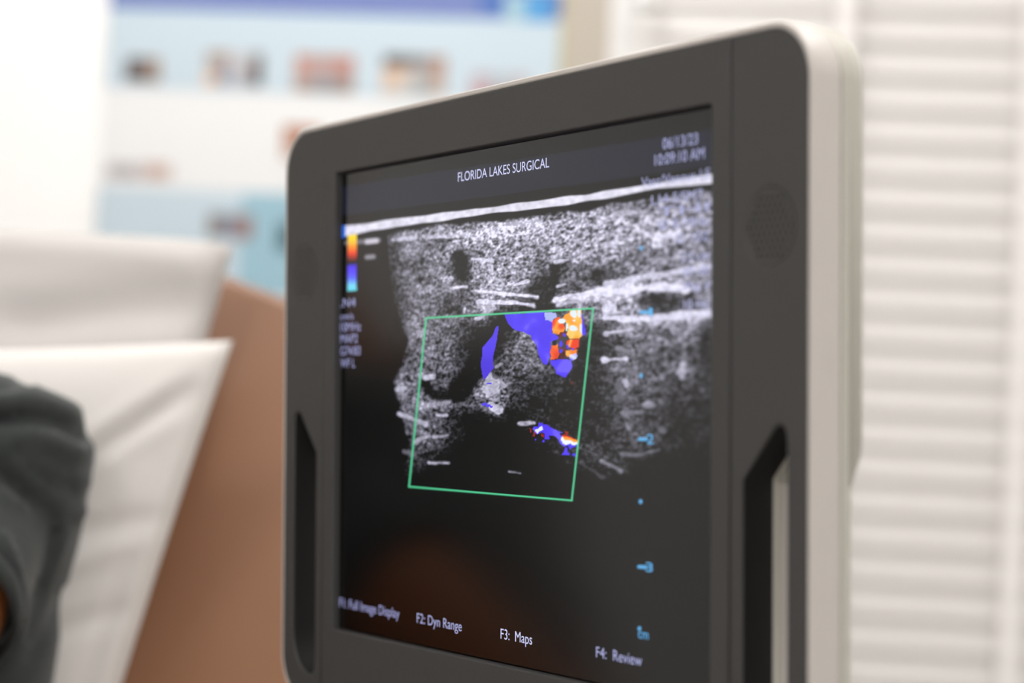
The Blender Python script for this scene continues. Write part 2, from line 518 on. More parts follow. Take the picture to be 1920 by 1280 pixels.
# ---- the picture on the screen
SW, SH = .3048, .2286
NX, NZ = 560, 690
gx = np.linspace(-SW / 2, SW / 2, NX)
gz = np.linspace(SH / 2, -SH / 2, NZ)
GX, GZ = np.meshgrid(gx, gz)
Rn, Tn = np.array(R3), np.array(T3)
q0 = Rn[0, 0] * GX + Rn[0, 2] * GZ + Tn[0]
q1 = Rn[1, 0] * GX + Rn[1, 2] * GZ + Tn[1]
q2 = Rn[2, 0] * GX + Rn[2, 2] * GZ + Tn[2]
X, Y = q0 / q2 * FPX + 960, q1 / q2 * FPX + 640   # sketch coordinates of every dot of the display

def field(sx, sy):
    """smooth random field, unit variance, correlation in dots"""
    n = rng.standard_normal((NZ, NX))
    fx, fy = np.fft.rfftfreq(NX), np.fft.fftfreq(NZ)
    k = np.exp(-2 * np.pi ** 2 * ((fx[None, :] * sx) ** 2 + (fy[:, None] * sy) ** 2))
    r = np.fft.irfft2(np.fft.rfft2(n) * k, s=(NZ, NX))
    return r / r.std()

def inside(poly):
    r = np.zeros(X.shape, bool)
    n = len(poly)
    for i in range(n):
        x0, y0 = poly[i]
        x1, y1 = poly[(i + 1) % n]
        if y0 == y1:
            continue
        c = ((y0 > Y) != (y1 > Y)) & (X < (x1 - x0) * (Y - y0) / (y1 - y0) + x0)
        r ^= c
    return r

def seg_dist(pts):
    d = np.full(X.shape, 1e9)
    for (x0, y0), (x1, y1) in zip(pts, pts[1:]):
        L = (x1 - x0) ** 2 + (y1 - y0) ** 2 + 1e-9
        t = np.clip(((X - x0) * (x1 - x0) + (Y - y0) * (y1 - y0)) / L, 0, 1)
        d = np.minimum(d, np.hypot(X - x0 - t * (x1 - x0), Y - y0 - t * (y1 - y0)))
    return d

# mean grey of the scan, sampled in rows (row, then pairs of column and grey)
ROWS = {
 385: [1050, 40, 1090, 110, 1130, 125, 1180, 120, 1230, 120, 1280, 135, 1325, 130],
 400: [900, 30, 950, 60, 1000, 90, 1040, 130, 1080, 130, 1120, 135, 1160, 140, 1200, 140, 1240, 140, 1280, 145, 1325, 140],
 420: [735, 40, 760, 60, 800, 85, 840, 95, 880, 130, 920, 165, 960, 180, 1000, 190, 1040, 170, 1080, 160, 1120, 155, 1160, 155, 1200, 150, 1240, 155, 1280, 155, 1325, 150],
 440: [735, 80, 760, 140, 800, 140, 840, 170, 880, 180, 920, 180, 960, 185, 1000, 165, 1040, 150, 1080, 150, 1120, 155, 1160, 150, 1200, 150, 1240, 180, 1280, 150, 1325, 130],
 460: [735, 60, 760, 115, 800, 110, 840, 115, 880, 145, 920, 140, 960, 125, 1000, 120, 1040, 145, 1080, 145, 1120, 150, 1160, 140, 1200, 120, 1240, 155, 1280, 130, 1325, 125],
 480: [735, 60, 760, 115, 800, 115, 840, 120, 865, 60, 900, 135, 940, 145, 980, 150, 1020, 130, 1060, 150, 1100, 150, 1140, 150, 1180, 125, 1220, 115, 1260, 120, 1325, 125],
 500: [735, 60, 760, 92, 790, 85, 830, 115, 865, 38, 900, 150, 940, 145, 980, 135, 1020, 95, 1060, 85, 1100, 115, 1140, 95, 1180, 105, 1220, 115, 1260, 125, 1325, 115],
 520: [735, 50, 760, 105, 800, 100, 840, 145, 870, 42, 892, 160, 930, 150, 970, 140, 1010, 75, 1038, 34, 1060, 95, 1100, 85, 1120, 44, 1160, 95, 1200, 130, 1240, 155, 1280, 150, 1325, 120],
 540: [735, 40, 760, 105, 800, 115, 840, 115, 870, 85, 900, 140, 940, 135, 975, 130, 1000, 45, 1030, 48, 1060, 85, 1090, 95, 1130, 150, 1170, 165, 1210, 165, 1250, 150, 1325, 130],
 560: [740, 42, 770, 105, 800, 105, 840, 85, 868, 72, 900, 140, 940, 130, 975, 95, 1000, 44, 1035, 38, 1060, 140, 1100, 150, 1150, 165, 1190, 160, 1240, 65, 1280, 70, 1325, 130],
 580: [745, 60, 780, 105, 820, 105, 850, 65, 870, 64, 905, 170, 935, 70, 970, 42, 1010, 42, 1050, 60, 1085, 120, 1130, 95, 1160, 150, 1200, 130, 1240, 60, 1280, 66, 1325, 130],
 600: [752, 60, 780, 122, 800, 105, 840, 105, 870, 85, 895, 65, 912, 120, 930, 42, 1000, 60, 1125, 110, 1150, 70, 1180, 150, 1240, 160, 1300, 150, 1328, 110],
 620: [762, 90, 790, 132, 830, 100, 870, 66, 900, 42, 930, 38, 960, 65, 980, 115, 1000, 105, 1060, 60, 1120, 50, 1150, 105, 1180, 140, 1220, 95, 1260, 100, 1290, 120, 1325, 60],
 640: [765, 85, 790, 122, 830, 100, 868, 56, 900, 34, 935, 40, 960, 66, 980, 115, 1000, 105, 1060, 70, 1110, 38, 1140, 46, 1180, 95, 1210, 105, 1250, 95, 1290, 115, 1320, 44],
 660: [768, 80, 800, 115, 840, 95, 878, 44, 910, 34, 945, 76, 980, 105, 1010, 95, 1060, 70, 1105, 40, 1140, 52, 1180, 85, 1220, 92, 1260, 75, 1300, 75, 1325, 42],
 680: [752, 80, 790, 112, 840, 95, 870, 50, 900, 34, 945, 85, 980, 95, 1010, 90, 1040, 75, 1100, 36, 1130, 60, 1155, 105, 1185, 110, 1220, 75, 1260, 75, 1285, 120, 1325, 50],
 700: [744, 90, 780, 112, 810, 105, 850, 85, 880, 44, 910, 56, 950, 85, 990, 80, 1030, 65, 1080, 42, 1130, 52, 1170, 105, 1210, 92, 1250, 82, 1285, 100, 1325, 55],
 720: [742, 115, 780, 112, 805, 60, 840, 85, 870, 46, 905, 125, 930, 140, 960, 75, 1000, 66, 1050, 50, 1100, 40, 1150, 62, 1175, 105, 1210, 85, 1250, 66, 1325, 58],
 740: [742, 105, 780, 112, 810, 46, 840, 54, 870, 64, 900, 130, 930, 140, 960, 65, 1000, 54, 1050, 44, 1100, 38, 1150, 62, 1180, 82, 1220, 75, 1260, 54, 1325, 50],
 760: [746, 85, 790, 130, 830, 120, 860, 85, 900, 80, 930, 130, 960, 54, 1000, 46, 1060, 38, 1100, 38, 1140, 62, 1180, 66, 1220, 76, 1260, 48, 1325, 46],
 780: [750, 100, 780, 92, 820, 85, 850, 50, 890, 30, 930, 70, 960, 32, 1000, 42, 1100, 38, 1140, 46, 1180, 82, 1220, 72, 1260, 44],
 800: [754, 70, 780, 110, 820, 80, 850, 54, 880, 20, 960, 24, 1000, 50, 1060, 42, 1120, 42, 1180, 80, 1220, 62, 1260, 44],
 820: [766, 60, 800, 105, 830, 82, 860, 44, 900, 18, 1000, 34, 1100, 44, 1180, 62, 1220, 72, 1260, 42],
 840: [768, 70, 800, 82, 830, 54, 870, 18, 950, 18, 1020, 42, 1060, 50, 1100, 62, 1150, 62, 1200, 62, 1260, 40],
 860: [765, 64, 790, 62, 830, 32, 880, 14, 950, 14, 1040, 30, 1090, 52, 1140, 70, 1180, 52, 1240, 30],
 880: [760, 56, 790, 46, 830, 22, 900, 12, 1000, 16, 1100, 40, 1150, 56, 1200, 32],
 900: [770, 30, 800, 18, 850, 6, 1000, 8, 1100, 24, 1150, 34, 1200, 18],
 925: [780, 0, 1000, 0, 1150, 8, 1200, 0],
}
rk = sorted(ROWS)
xs_c = np.arange(600, 1400, 8.0)
tab = np.array([np.interp(xs_c, ROWS[k][0::2], ROWS[k][1::2]) for k in rk])
ys_c = np.arange(rk[0], rk[-1] + 1, 5.0)
tab = np.array([[np.interp(y, rk, tab[:, j]) for j in range(len(xs_c))] for y in ys_c])
fi = np.clip((Y - ys_c[0]) / 5.0, 0, len(ys_c) - 1.001)
fj = np.clip((X - 600) / 8.0, 0, len(xs_c) - 1.001)
i0, j0 = fi.astype(int), fj.astype(int)
a, b = fi - i0, fj - j0
G = (tab[i0, j0] * (1 - a) * (1 - b) + tab[i0 + 1, j0] * a * (1 - b) + tab[i0, j0 + 1] * (1 - a) * b + tab[i0 + 1, j0 + 1] * a * b)
# borders of the scanned field
wob = field(14, 14) * 2.5
left_edge = np.interp(Y, [400, 430, 560, 600, 640, 680, 710, 740, 780, 830, 880, 920], [724, 724, 732, 748, 760, 756, 738, 738, 752, 766, 758, 760])
G = G * np.clip((X + wob - left_edge) / 8 + .5, 0, 1)
top_edge = np.interp(X, [640, 720, 800, 900, 1000, 1100, 1200, 1330], [452, 432, 419, 405, 394, 382, 368, 352])
G = G * np.clip((Y + wob - top_edge - np.interp(X, [640, 1100, 1200], [4, 4, 0])) / np.interp(X, [640, 1000, 1200], [10, 10, 6]), 0, 1)
G = G * np.clip((925 - Y) / 20, 0, 1)
G = np.maximum(G, 0)

STROKES = [  # polyline, half thickness, grey
 ([(738, 449), (780, 446)], 4.5, 215), ([(805, 445), (845, 442), (875, 438)], 3.5, 210), ([(880, 434), (930, 426), (985, 414)], 4, 195),
 ([(960, 424), (1005, 415)], 6, 205), ([(930, 438), (944, 437)], 3, 225), ([(970, 441), (995, 437)], 2.5, 225),
 ([(762, 472), (783, 467)], 2.5, 180), ([(830, 472), (845, 465)], 2.5, 185),
 ([(886, 486), (905, 485), (924, 491)], 3.2, 235), ([(888, 488), (886, 506)], 3, 195), ([(850, 539), (875, 537)], 3, 235), ([(800, 547), (813, 538)], 3, 180),
 ([(892, 545), (950, 551), (1008, 556)], 3.2, 250), ([(896, 566), (940, 568), (968, 567), (1000, 573)], 3.8, 235), ([(900, 575), (925, 574), (905, 588)], 6, 190),
 ([(965, 534), (988, 527)], 3.5, 235), ([(1040, 491), (1065, 486)], 4, 225), ([(1045, 537), (1060, 532)], 3, 215), ([(1030, 470), (1050, 465)], 3, 180), ([(1085, 480), (1100, 473)], 4, 190),
 ([(1130, 459), (1155, 454)], 5, 205), ([(1150, 402), (1185, 397)], 6, 190), ([(1095, 477), (1108, 473)], 5, 190), ([(1232, 447), (1276, 434)], 4.5, 235),
 ([(1138, 534), (1180, 524), (1217, 517), (1280, 508), (1330, 500)], 5, 215), ([(1042, 560), (1090, 551), (1146, 546), (1200, 541), (1241, 536), (1286, 542)], 7, 250),
 ([(1048, 569), (1110, 560), (1180, 555)], 5, 200),
 ([(1134, 596), (1195, 598), (1260, 593), (1330, 587)], 6, 235), ([(1137, 624), (1160, 620), (1188, 618)], 4, 215), ([(1137, 577), (1150, 575)], 6, 230), ([(1135, 587), (1170, 585)], 3.5, 215),
 ([(1131, 675), (1152, 673), (1173, 674)], 4, 240), ([(1158, 651), (1188, 662)], 4, 140), ([(1280, 685), (1279, 706)], 6, 190), ([(1284, 660), (1282, 680)], 5, 130), ([(1160, 690), (1190, 700)], 7, 130),
 ([(1172, 714), (1175, 722)], 5, 185), ([(1210, 759), (1222, 758)], 5, 155), ([(1168, 774), (1206, 773)], 3.5, 125), ([(1160, 750), (1170, 740)], 8, 110), ([(1175, 795), (1178, 800)], 6, 130), ([(1240, 805), (1244, 808)], 6, 110),
 ([(1165, 850), (1200, 852), (1235, 843)], 4, 115), ([(1128, 865), (1150, 873), (1164, 884)], 4, 140), ([(1090, 868), (1130, 895)], 4, 80), ([(1185, 821), (1190, 836)], 5, 105), ([(1205, 647), (1235, 645)], 4, 140),
 ([(798, 706), (812, 706)], 4, 210), ([(746, 729), (757, 729)], 5, 205), ([(783, 761), (810, 759), (843, 754)], 4, 170), ([(748, 776), (768, 783), (798, 795)], 4, 190), ([(819, 778), (837, 779)], 3, 200),
 ([(780, 829), (788, 821), (804, 819)], 3.5, 175), ([(813, 819), (840, 816)], 3, 170), ([(804, 867), (840, 868)], 3, 190), ([(955, 884), (976, 887)], 2, 150), ([(893, 597), (907, 592)], 3.5, 200),
 ([(912, 705), (925, 718)], 10, 195), ([(918, 735), (930, 730)], 10, 200), ([(922, 760), (935, 770)], 7, 205), ([(935, 715), (946, 725)], 6, 180), ([(930, 688), (940, 682)], 3, 170), ([(973, 794), (1002, 793)], 3, 190),
 ([(870, 585), (872, 578)], 3, 200), ([(765, 605), (775, 640)], 6, 120), ([(758, 845), (775, 850)], 5, 110), ([(1135, 640), (1165, 655)], 3, 90), ([(1160, 720), (1166, 735)], 6, 120),
]
DARKS = [
 ([(865, 480), (866, 512)], 12, 36), ([(965, 434), (1005, 428)], 2.2, 60), ([(820, 450), (870, 447)], 2, 62), ([(798, 716), (804, 733), (822, 744), (848, 744)], 6, 34), ([(1040, 500), (1040, 535)], 8, 34),
 ([(940, 578), (985, 575), (1040, 578)], 4, 34), ([(1005, 560), (1030, 560)], 6, 36), ([(945, 605), (915, 640), (892, 690), (862, 730)], 20, 30), ([(1210, 567), (1262, 564)], 14, 62), ([(1240, 519), (1282, 513)], 3, 90),
 ([(1116, 515), (1122, 524)], 8, 42), ([(788, 492), (792, 500)], 7, 66), ([(890, 470), (905, 476)], 4, 60),
]
for pts, th, g in DARKS:
    w = np.clip((th - seg_dist(pts) + wob) / (3 + th * .5) + .5, 0, 1)
    G = G * (1 - w) + g * w
speck = 1 + .23 * field(1.25, 1.05) + .11 * field(3.4, 1.9)
fine = field(2.2, 2.0)
V = G * 1.12 * np.clip(speck, .35, 1.9)
ragged = field(7, 3) + .6 * field(2.5, 1.6)
for pts, th, g in STROKES:
    w = np.clip((th * (1.25 + .24 * ragged) - seg_dist(pts)) / 5.0 + .5, 0, 1)
    V = np.maximum(V, w * g * (.72 + .26 * np.clip(speck, 0, 2)))
V = np.clip(V, 0, 255)
Llin = np.clip(lin(V) - 0.030, 0, 1)
TINT = np.array([.91, .89, 1.12])
img = np.clip(Llin[..., None] * TINT, 0, 1)

def paint(mask, col, alpha=1.0):
    m = mask.astype(float) * alpha
    img[:] = img * (1 - m[..., None]) + np.asarray(lin(col)) * m[..., None]
# faint grey-blue title band
tb0 = np.interp(X, [640, 1330], [350, 243])
tb1 = np.interp(X, [640, 980, 1330], [404, 360, 311])
paint((Y > tb0) & (Y < tb1), (19, 23, 40))
# bright skin line
sl0 = np.interp(X, [640, 745, 900, 1000, 1100, 1190, 1260, 1345], [424, 410, 390, 377, 363, 348, 338, 325])
sl1 = np.interp(X, [640, 660, 700, 745, 900, 1000, 1100, 1190, 1230, 1345], [446, 441, 433, 424, 403, 392, 379, 363, 354, 343])
w = np.clip((np.minimum(Y - sl0, sl1 - Y) + wob * .35) / 2.2 + .4, 0, 1)
img[:] = img * (1 - w[..., None]) + w[..., None] * (lin((236, 234, 252)) * np.clip(.9 + .08 * fine, .6, 1.05)[..., None])
for pts, th, g in (([(650, 455), (690, 452), (710, 450)], 4, 120), ([(688, 453), (706, 451)], 4.5, 215), ([(688, 482), (700, 481)], 4, 150)):
    w = np.clip((th - seg_dist(pts)) / 4 + .5, 0, 1)[..., None]
    img[:] = np.maximum(img, w * lin((g * .95, g * .93, g)))
# blue orientation mark and colour scale
paint(inside([(638, 423), (648, 422), (648, 445), (638, 446)]), (30, 104, 214))
c5 = lambda p: [(940 + x / 9.144, 570 + y / 9.144) for x, y in p]
c6 = lambda p: [(980 + x / 14.225, 780 + y / 14.225) for x, y in p]
bar1 = inside([(652, 441), (668.5, 439.5), (668.5, 488), (652, 490)])
bar2 = inside([(652, 496), (668.5, 494.5), (668.5, 544), (652, 545.5)])
hot = [np.interp(Y, [440, 452, 466, 476, 490], v) for v in ((255, 255, 255, 236, 60), (225, 205, 130, 60, 20), (30, 40, 30, 30, 20))]
cold = [np.interp(Y, [495, 505, 520, 535, 546], v) for v in ((60, 84, 90, 120, 90), (40, 56, 100, 220, 215), (200, 250, 255, 250, 230))]
for msk, ch in ((bar1, hot), (bar2, cold)):
    cc = lin(np.stack(ch, -1))
    img[msk] = cc[msk]
# colour flow
wx, wy = field(5, 5) * 1.0, field(5, 5) * 1.0
X0, Y0 = X.copy(), Y.copy()
X, Y = X + wx, Y + wy
nz = field(5, 5)
def mottled(poly, stops):
    m = inside(poly)
    t = np.clip(nz * .5 + .5, 0, .999) * (len(stops) - 1)
    k = t.astype(int)
    f = (t - k)[..., None]
    S = lin(np.array(stops))
    c = S[k] * (1 - f) + S[np.minimum(k + 1, len(stops) - 1)] * f
    img[m] = c[m]
PURS = [(76, 52, 238), (80, 56, 244), (82, 60, 248), (108, 92, 255)]
mottled([(936, 610), (936, 618), (931, 638), (927, 662), (923, 690), (907, 713), (903, 700), (902, 676), (905, 652), (916, 640), (925, 628), (932, 612)], [(78, 56, 220), (84, 62, 236)])
mottled(c5([(60, 180), (750, 130), (870, 280), (860, 510), (990, 590), (900, 620), (840, 640), (820, 800), (830, 900), (790, 1050), (720, 1010), (640, 850), (590, 700), (520, 600), (500, 530), (400, 490), (220, 430), (110, 330)]), PURS)
mottled(c5([(760, 140), (940, 128), (960, 220), (890, 250), (870, 300), (820, 270), (760, 265)]), [(170, 182, 240), (196, 212, 236), (206, 224, 232)])
mottled(c5([(1000, 480), (1130, 470), (1140, 600), (1110, 700), (1100, 850), (1080, 960), (960, 995), (840, 965), (960, 900), (980, 700), (940, 640)]), [(20, 16, 18), (90, 28, 16), (44, 22, 20), (120, 40, 18), (60, 56, 60)])
mottled(c5([(880, 270), (960, 220), (1020, 240), (970, 300), (1050, 350), (1090, 400), (1080, 470), (1000, 490), (970, 545), (870, 500), (865, 400)]), [(235, 60, 20), (250, 100, 25), (255, 165, 50), (240, 80, 20)])
mottled(c5([(1170, 95), (1385, 90), (1378, 520), (1330, 590), (1180, 595), (1125, 520), (1150, 430), (1100, 330), (1060, 250), (1100, 180), (1170, 150)]), [(255, 160, 40), (255, 186, 70), (255, 206, 110), (255, 196, 90)])
for (cx, cy, rx, ry) in ((1245, 165, 55, 78), (1235, 410, 68, 48), (1362, 420, 22, 80), (1345, 140, 30, 90), (1030, 300, 66, 46), (1120, 400, 22, 60), (1240, 285, 26, 18)):
    paint(((X - 940 - cx / 9.144) / (rx / 9.144)) ** 2 + ((Y - 570 - cy / 9.144) / (ry / 9.144)) ** 2 < 1, (226, 240, 250))
mottled(c5([(1385, 160), (1412, 200), (1402, 330), (1444, 450), (1424, 540), (1372, 520), (1386, 300)]), PURS[:3])
mottled(c5([(1110, 640), (1180, 600), (1330, 600), (1322, 720), (1270, 765), (1170, 745), (1110, 690)]), [(236, 60, 18), (252, 110, 30), (255, 190, 90), (240, 70, 20)])
mottled(c5([(1088, 820), (1180, 800), (1300, 775), (1292, 850), (1220, 885), (1140, 925), (1090, 900)]), [(250, 130, 30), (255, 190, 80), (235, 60, 20)])
mottled(c5([(850, 690), (950, 680), (962, 760), (978, 860), (960, 945), (850, 962), (848, 880), (823, 800)]), [(225, 60, 25), (245, 90, 30), (252, 130, 40)])
mottled(c5([(1150, 890), (1292, 840), (1300, 900), (1285, 930), (1212, 975), (1150, 935)]), [(190, 190, 255), (232, 238, 255), (120, 110, 255)])
mottled(c5([(840, 980), (1000, 960), (1190, 970), (1225, 1060), (1215, 1120), (1140, 1225), (930, 1190), (900, 1110), (850, 1040)]), PURS)
for (cx, cy, rx, ry) in ((1000, 680, 32, 46), (1005, 800, 30, 42), (1080, 530, 32, 26), (1135, 735, 30, 42), (1230, 775, 22, 22)):
    paint(((X - 940 - cx / 9.144) / (rx / 9.144)) ** 2 + ((Y - 570 - cy / 9.144) / (ry / 9.144)) ** 2 < 1, (76, 60, 235))
mottled(c6([(250, 330), (290, 250), (420, 260), (430, 160), (510, 160), (560, 220), (680, 230), (790, 300), (880, 350), (960, 400), (1080, 430), (980, 470), (1040, 530), (1480, 640), (1470, 800), (1340, 820), (1300, 880), (1220, 760), (1130, 770), (1020, 740), (960, 620), (840, 540), (700, 530), (710, 620), (600, 630), (580, 500), (500, 430), (450, 470), (360, 490), (300, 430)]), PURS)
for p in ([(1150, 790), (1220, 820), (1220, 930), (1290, 980), (1270, 1030), (1060, 1020), (1120, 930)], [(1320, 980), (1390, 970), (1400, 1050), (1350, 1060)], [(530, 650), (600, 650), (590, 700), (540, 710)], [(330, 620), (370, 620), (370, 660), (335, 660)]):
    mottled(c6(p), PURS[:3])
paint(inside(c6([(290, 350), (400, 330), (520, 250), (550, 380), (430, 410), (390, 470), (330, 420)])), (226, 234, 252))
paint(inside(c6([(1020, 610), (1070, 530), (1180, 620), (1480, 660), (1480, 755), (1330, 765), (1250, 710), (1150, 745), (1060, 690)])), (240, 246, 250))
paint(inside(c6([(1040, 500), (1110, 490), (1230, 525), (1380, 600), (1490, 630), (1490, 660), (1360, 640), (1200, 580), (1080, 560)])), (225, 50, 25))
paint(inside(c6([(1070, 545), (1200, 550), (1380, 620), (1490, 650), (1490, 690), (1360, 695), (1250, 625), (1110, 615)])), (255, 160, 50))
for p in ([(270, 400), (320, 440), (320, 560), (270, 550)], [(180, 300), (220, 330), (220, 420), (185, 440)], [(480, 480), (570, 510), (570, 580), (500, 550)], [(1120, 400), (1210, 400), (1210, 490), (1140, 490)]):
    paint(inside(c6(p)), (150, 30, 24))
for p in ([(948, 750), (960, 742)], ):
    pass
for (cx, cy, rx, ry) in ((908, 757, 6, 2.6), (915, 761, 5, 3), (921, 764, 3, 2.2), (917, 718, 6, 1.6), (1073, 717, 1.5, 4)):
    paint((((X - cx) / rx) ** 2 + ((Y - cy) / ry) ** 2 < 1), (90, 70, 240) if cx < 1000 else (110, 20, 30))
X, Y = X0, Y0
# green measuring box, bars of the depth scale
def bar(pts, half, col):
    w = np.clip((half - seg_dist(pts)) / 1.3 + .5, 0, 1)
    img[:] = img * (1 - w[..., None]) + lin(col) * w[..., None]
GRN = (84, 206, 150)
for p in ([(799, 596), (1112, 578)], [(1112, 578), (1072, 938)], [(1072, 938), (767, 912)], [(767, 912), (799, 596)]):
    bar(p, 1.5, GRN)
BLU = (96, 176, 232)
for p in ([(1201, 585), (1215, 585)], [(1199, 823), (1212, 823)], [(1198, 1062), (1211, 1063)]):
    bar(p, 3.0, BLU)
for cx, cy in ((1202, 465), (1202, 704), (1201, 940), (1199, 1178)):
    bar([(cx, cy - 1), (cx, cy + 1)], 3.0, BLU)
img[:] = np.clip(img, 0.0003, 1)

co = np.stack([GX, np.zeros_like(GX), GZ], -1).reshape(-1, 3)
idx = np.arange(NX * NZ).reshape(NZ, NX)
quads = np.stack([idx[1:, :-1], idx[1:, 1:], idx[:-1, 1:], idx[:-1, :-1]], -1).reshape(-1, 4)
me = bpy.data.meshes.new('screen')
me.vertices.add(len(co))
me.vertices.foreach_set('co', co.ravel().astype(np.float32))
me.loops.add(quads.size)
me.loops.foreach_set('vertex_index', quads.ravel().astype(np.int32))
me.polygons.add(len(quads))
me.polygons.foreach_set('loop_start', np.arange(0, quads.size, 4, dtype=np.int32))
me.update(calc_edges=True)
at_ = me.attributes.new('picture', 'FLOAT_COLOR', 'POINT')
at_.data.foreach_set('color', np.concatenate([img.reshape(-1, 3), np.ones((NX * NZ, 1))], 1).ravel().astype(np.float32))
SCREEN_MAT = attr_mat('lit_display', 0.16, 0.5, True)
screen = link_mesh('screen', me, SCREEN_MAT, mon)

# ---- writing on the screen
def ink(name, c, k=1.0):
    e = tuple(v * k for v in rgb(*c)[:3]) + (1,)
    return mat(name, (0.004, 0.004, 0.005, 1), 0.3, 0.5, emit=e, estr=0.9)
M['t_white'] = ink('display_white', (206, 208, 246))
M['t_dim'] = ink('display_pale', (168, 170, 214))
M['t_violet'] = ink('display_violet', (158, 159, 206))
M['t_blue'] = ink('display_blue', BLU)
def text_mesh(s):
    cu = bpy.data.curves.new('text', 'FONT')
    cu.body = s
    cu.size = 1.0
    cu.fill_mode = 'FRONT'
    o = bpy.data.objects.new('text', cu)
    COL.objects.link(o)
    dg = bpy.context.evaluated_depsgraph_get()
    me = bpy.data.meshes.new_from_object(o.evaluated_get(dg))
    bpy.data.objects.remove(o)
    bpy.data.curves.remove(cu)
    return me
_h = text_mesh('H')
CAPH = max(v.co.y for v in _h.vertices)
def write(s, p0, p1, cap_px, m, bold=0.0):
    """a line of text from baseline pixel p0 to p1, capitals cap_px tall at its start"""
    x0, z0 = scr(*p0)
    x1, z1 = scr(*p1)
    top = scr(p0[0], p0[1] - cap_px)[1]
    me = text_mesh(s)
    xs = [v.co.x for v in me.vertices]
    a, b = min(xs), max(xs)
    sx, sz = (x1 - x0) / (b - a), (top - z0) / CAPH
    for v in me.vertices:
        v.co = Vector((x0 + (v.co.x - a) * sx, -.00012, z0 + (z1 - z0) * 0.5 + v.co.y * sz))
    o = link_mesh('screen_text', me, m, screen)
    return o
write('FLORIDA LAKES SURGICAL', (859, 340.5), (1030, 313.5), 17, M['t_white'])
write('06/13/23', (1243, 279), (1309, 270), 20, M['t_dim'])
write('10:09:10 AM', (1228, 310), (1321, 297), 20, M['t_dim'])
write('Vasc/Venous-LE', (1203, 352), (1332, 333), 18, M['t_dim'])
write('L14-5/SM7', (1222, 386), (1318, 371), 18, M['t_dim'])
write('THI', (1232, 408), (1330, 394), 17, M['t_dim'])
write('BI 8 MHz', (1236, 432), (1329, 420), 17, M['t_dim'])
write('G 102', (1268, 456), (1329, 450), 17, M['t_dim'])
write('3.5 cm', (1279, 491), (1330, 486), 18, M['t_dim'])
write('69 dB', (1281, 518), (1330, 513), 17, M['t_dim'])
write('Map 4', (1284, 546), (1330, 542), 17, M['t_dim'])
write('10 Hz', (1282, 580), (1330, 577), 17, M['t_dim'])
write('.N4', (639, 576), (667, 574), 16, M['t_violet'])
write('cm/s', (639, 599), (663, 598), 12, M['t_violet'])
write('10MHz', (639, 621), (677, 620), 16, M['t_violet'])
write('MAP2', (639, 643), (671, 642), 16, M['t_violet'])
write('G74/83', (639, 666), (676, 665), 16, M['t_violet'])
write('WF L', (639, 689), (666, 688), 16, M['t_violet'])
write('F1: Full Image Display', (637, 1136), (749, 1160), 17, M['t_violet'])
write('F2: Dyn Range', (782, 1166), (866, 1184), 18, M['t_dim'])
write('F3:  Maps', (939, 1197), (998, 1208), 19, M['t_white'])
write('F4:  Review', (1118, 1232), (1204, 1248), 20, M['t_dim'])
write('1', (1217, 592), (1224, 592), 15, M['t_blue'])
write('2', (1213, 832), (1226, 832), 18, M['t_blue'])
write('3', (1211, 1071), (1224, 1072), 17, M['t_blue'])
write('cm', (1197, 1196), (1216, 1198), 18, M['t_blue'])

# ------------------------------------------------------------------ tan recliner with cream cushion, pillow, patient
SX1, SYF = -0.391, 1.485                          # where the sitter rests
CX1, CX0, CYF = -.30, -.94, 1.47
CXM = (CX0 + CX1) / 2
ch = thing('recliner', 'tan vinyl recliner with a round-shouldered back, standing below the poster', 'chair', (CXM, CYF - .25, 0))
def cb(name, bm, m, parent=None, smooth=False):
    o = obj(name, bm, m, parent or ch, smooth)
    if parent is None:
        o.data.transform(Matrix.Translation((-CXM, -(CYF - .25), 0)))
    return o
def side_profile(x0, x1, pts, bev, seg=4):
    bm = bmesh.new()
    va = [bm.verts.new((x0, y, z)) for y, z in pts]
    vb = [bm.verts.new((x1, y, z)) for y, z in pts]
    n = len(pts)
    for i in range(n):
        bm.faces.new((va[i], va[(i + 1) % n], vb[(i + 1) % n], vb[i]))
    bm.faces.new(va[::-1])
    bm.faces.new(vb)
    bmesh.ops.recalc_face_normals(bm, faces=bm.faces)
    bmesh.ops.bevel(bm, geom=list(bm.edges), offset=bev, segments=seg, profile=.5, affect='EDGES')
    return bm
# leaning back with round shoulders
B0, B1 = at(400, 500, 1.56), at(400, 1280, 1.325)
bs = Vector((0, B0.y - B1.y, B0.z - B1.z)).normalized()       # up along the back
bn = Vector((0, -bs.z, bs.y))                                 # out of its face
def on_back(px, py):
    d = ray_dir(px, py)
    p = EYE + d * ((B0 - EYE).dot(bn) / d.dot(bn))
    return p.x, (p - B0).dot(bs)
shoulder = [on_back(*p) for p in ((300, 478), (400, 497), (440, 510), (535, 546), (590, 572), (635, 610), (662, 670), (676, 760))]
CX1 = shoulder[-1][0]
right = [(x, z) for x, z in shoulder] + [(CX1, -.55)]
left = [(2 * CXM - x, z) for x, z in right]
outline = right + left[::-1]
bm = bmesh.new()
fr = [bm.verts.new(Vector((x, B0.y, B0.z)) + bs * z) for x, z in outline]
bk = [bm.verts.new(Vector((x, B0.y, B0.z)) + bs * z - bn * .13) for x, z in outline]
for i in range(len(outline)):
    k = (i + 1) % len(outline)
    bm.faces.new((fr[i], fr[k], bk[k], bk[i]))
ff, fb = bm.faces.new(fr), bm.faces.new(bk[::-1])
bmesh.ops.recalc_face_normals(bm, faces=bm.faces)
bmesh.ops.bevel(bm, geom=list(set(ff.edges) | set(fb.edges)), offset=.012, segments=3, profile=.5, affect='EDGES')
cb('backrest', bm, M['vinyl'])
cb('seat', add_box(bmesh.new(), CX0 + .02, CX1 - .02, CYF - .62, CYF + .02, .30, .46, .04, 4), M['vinyl'], smooth=True)
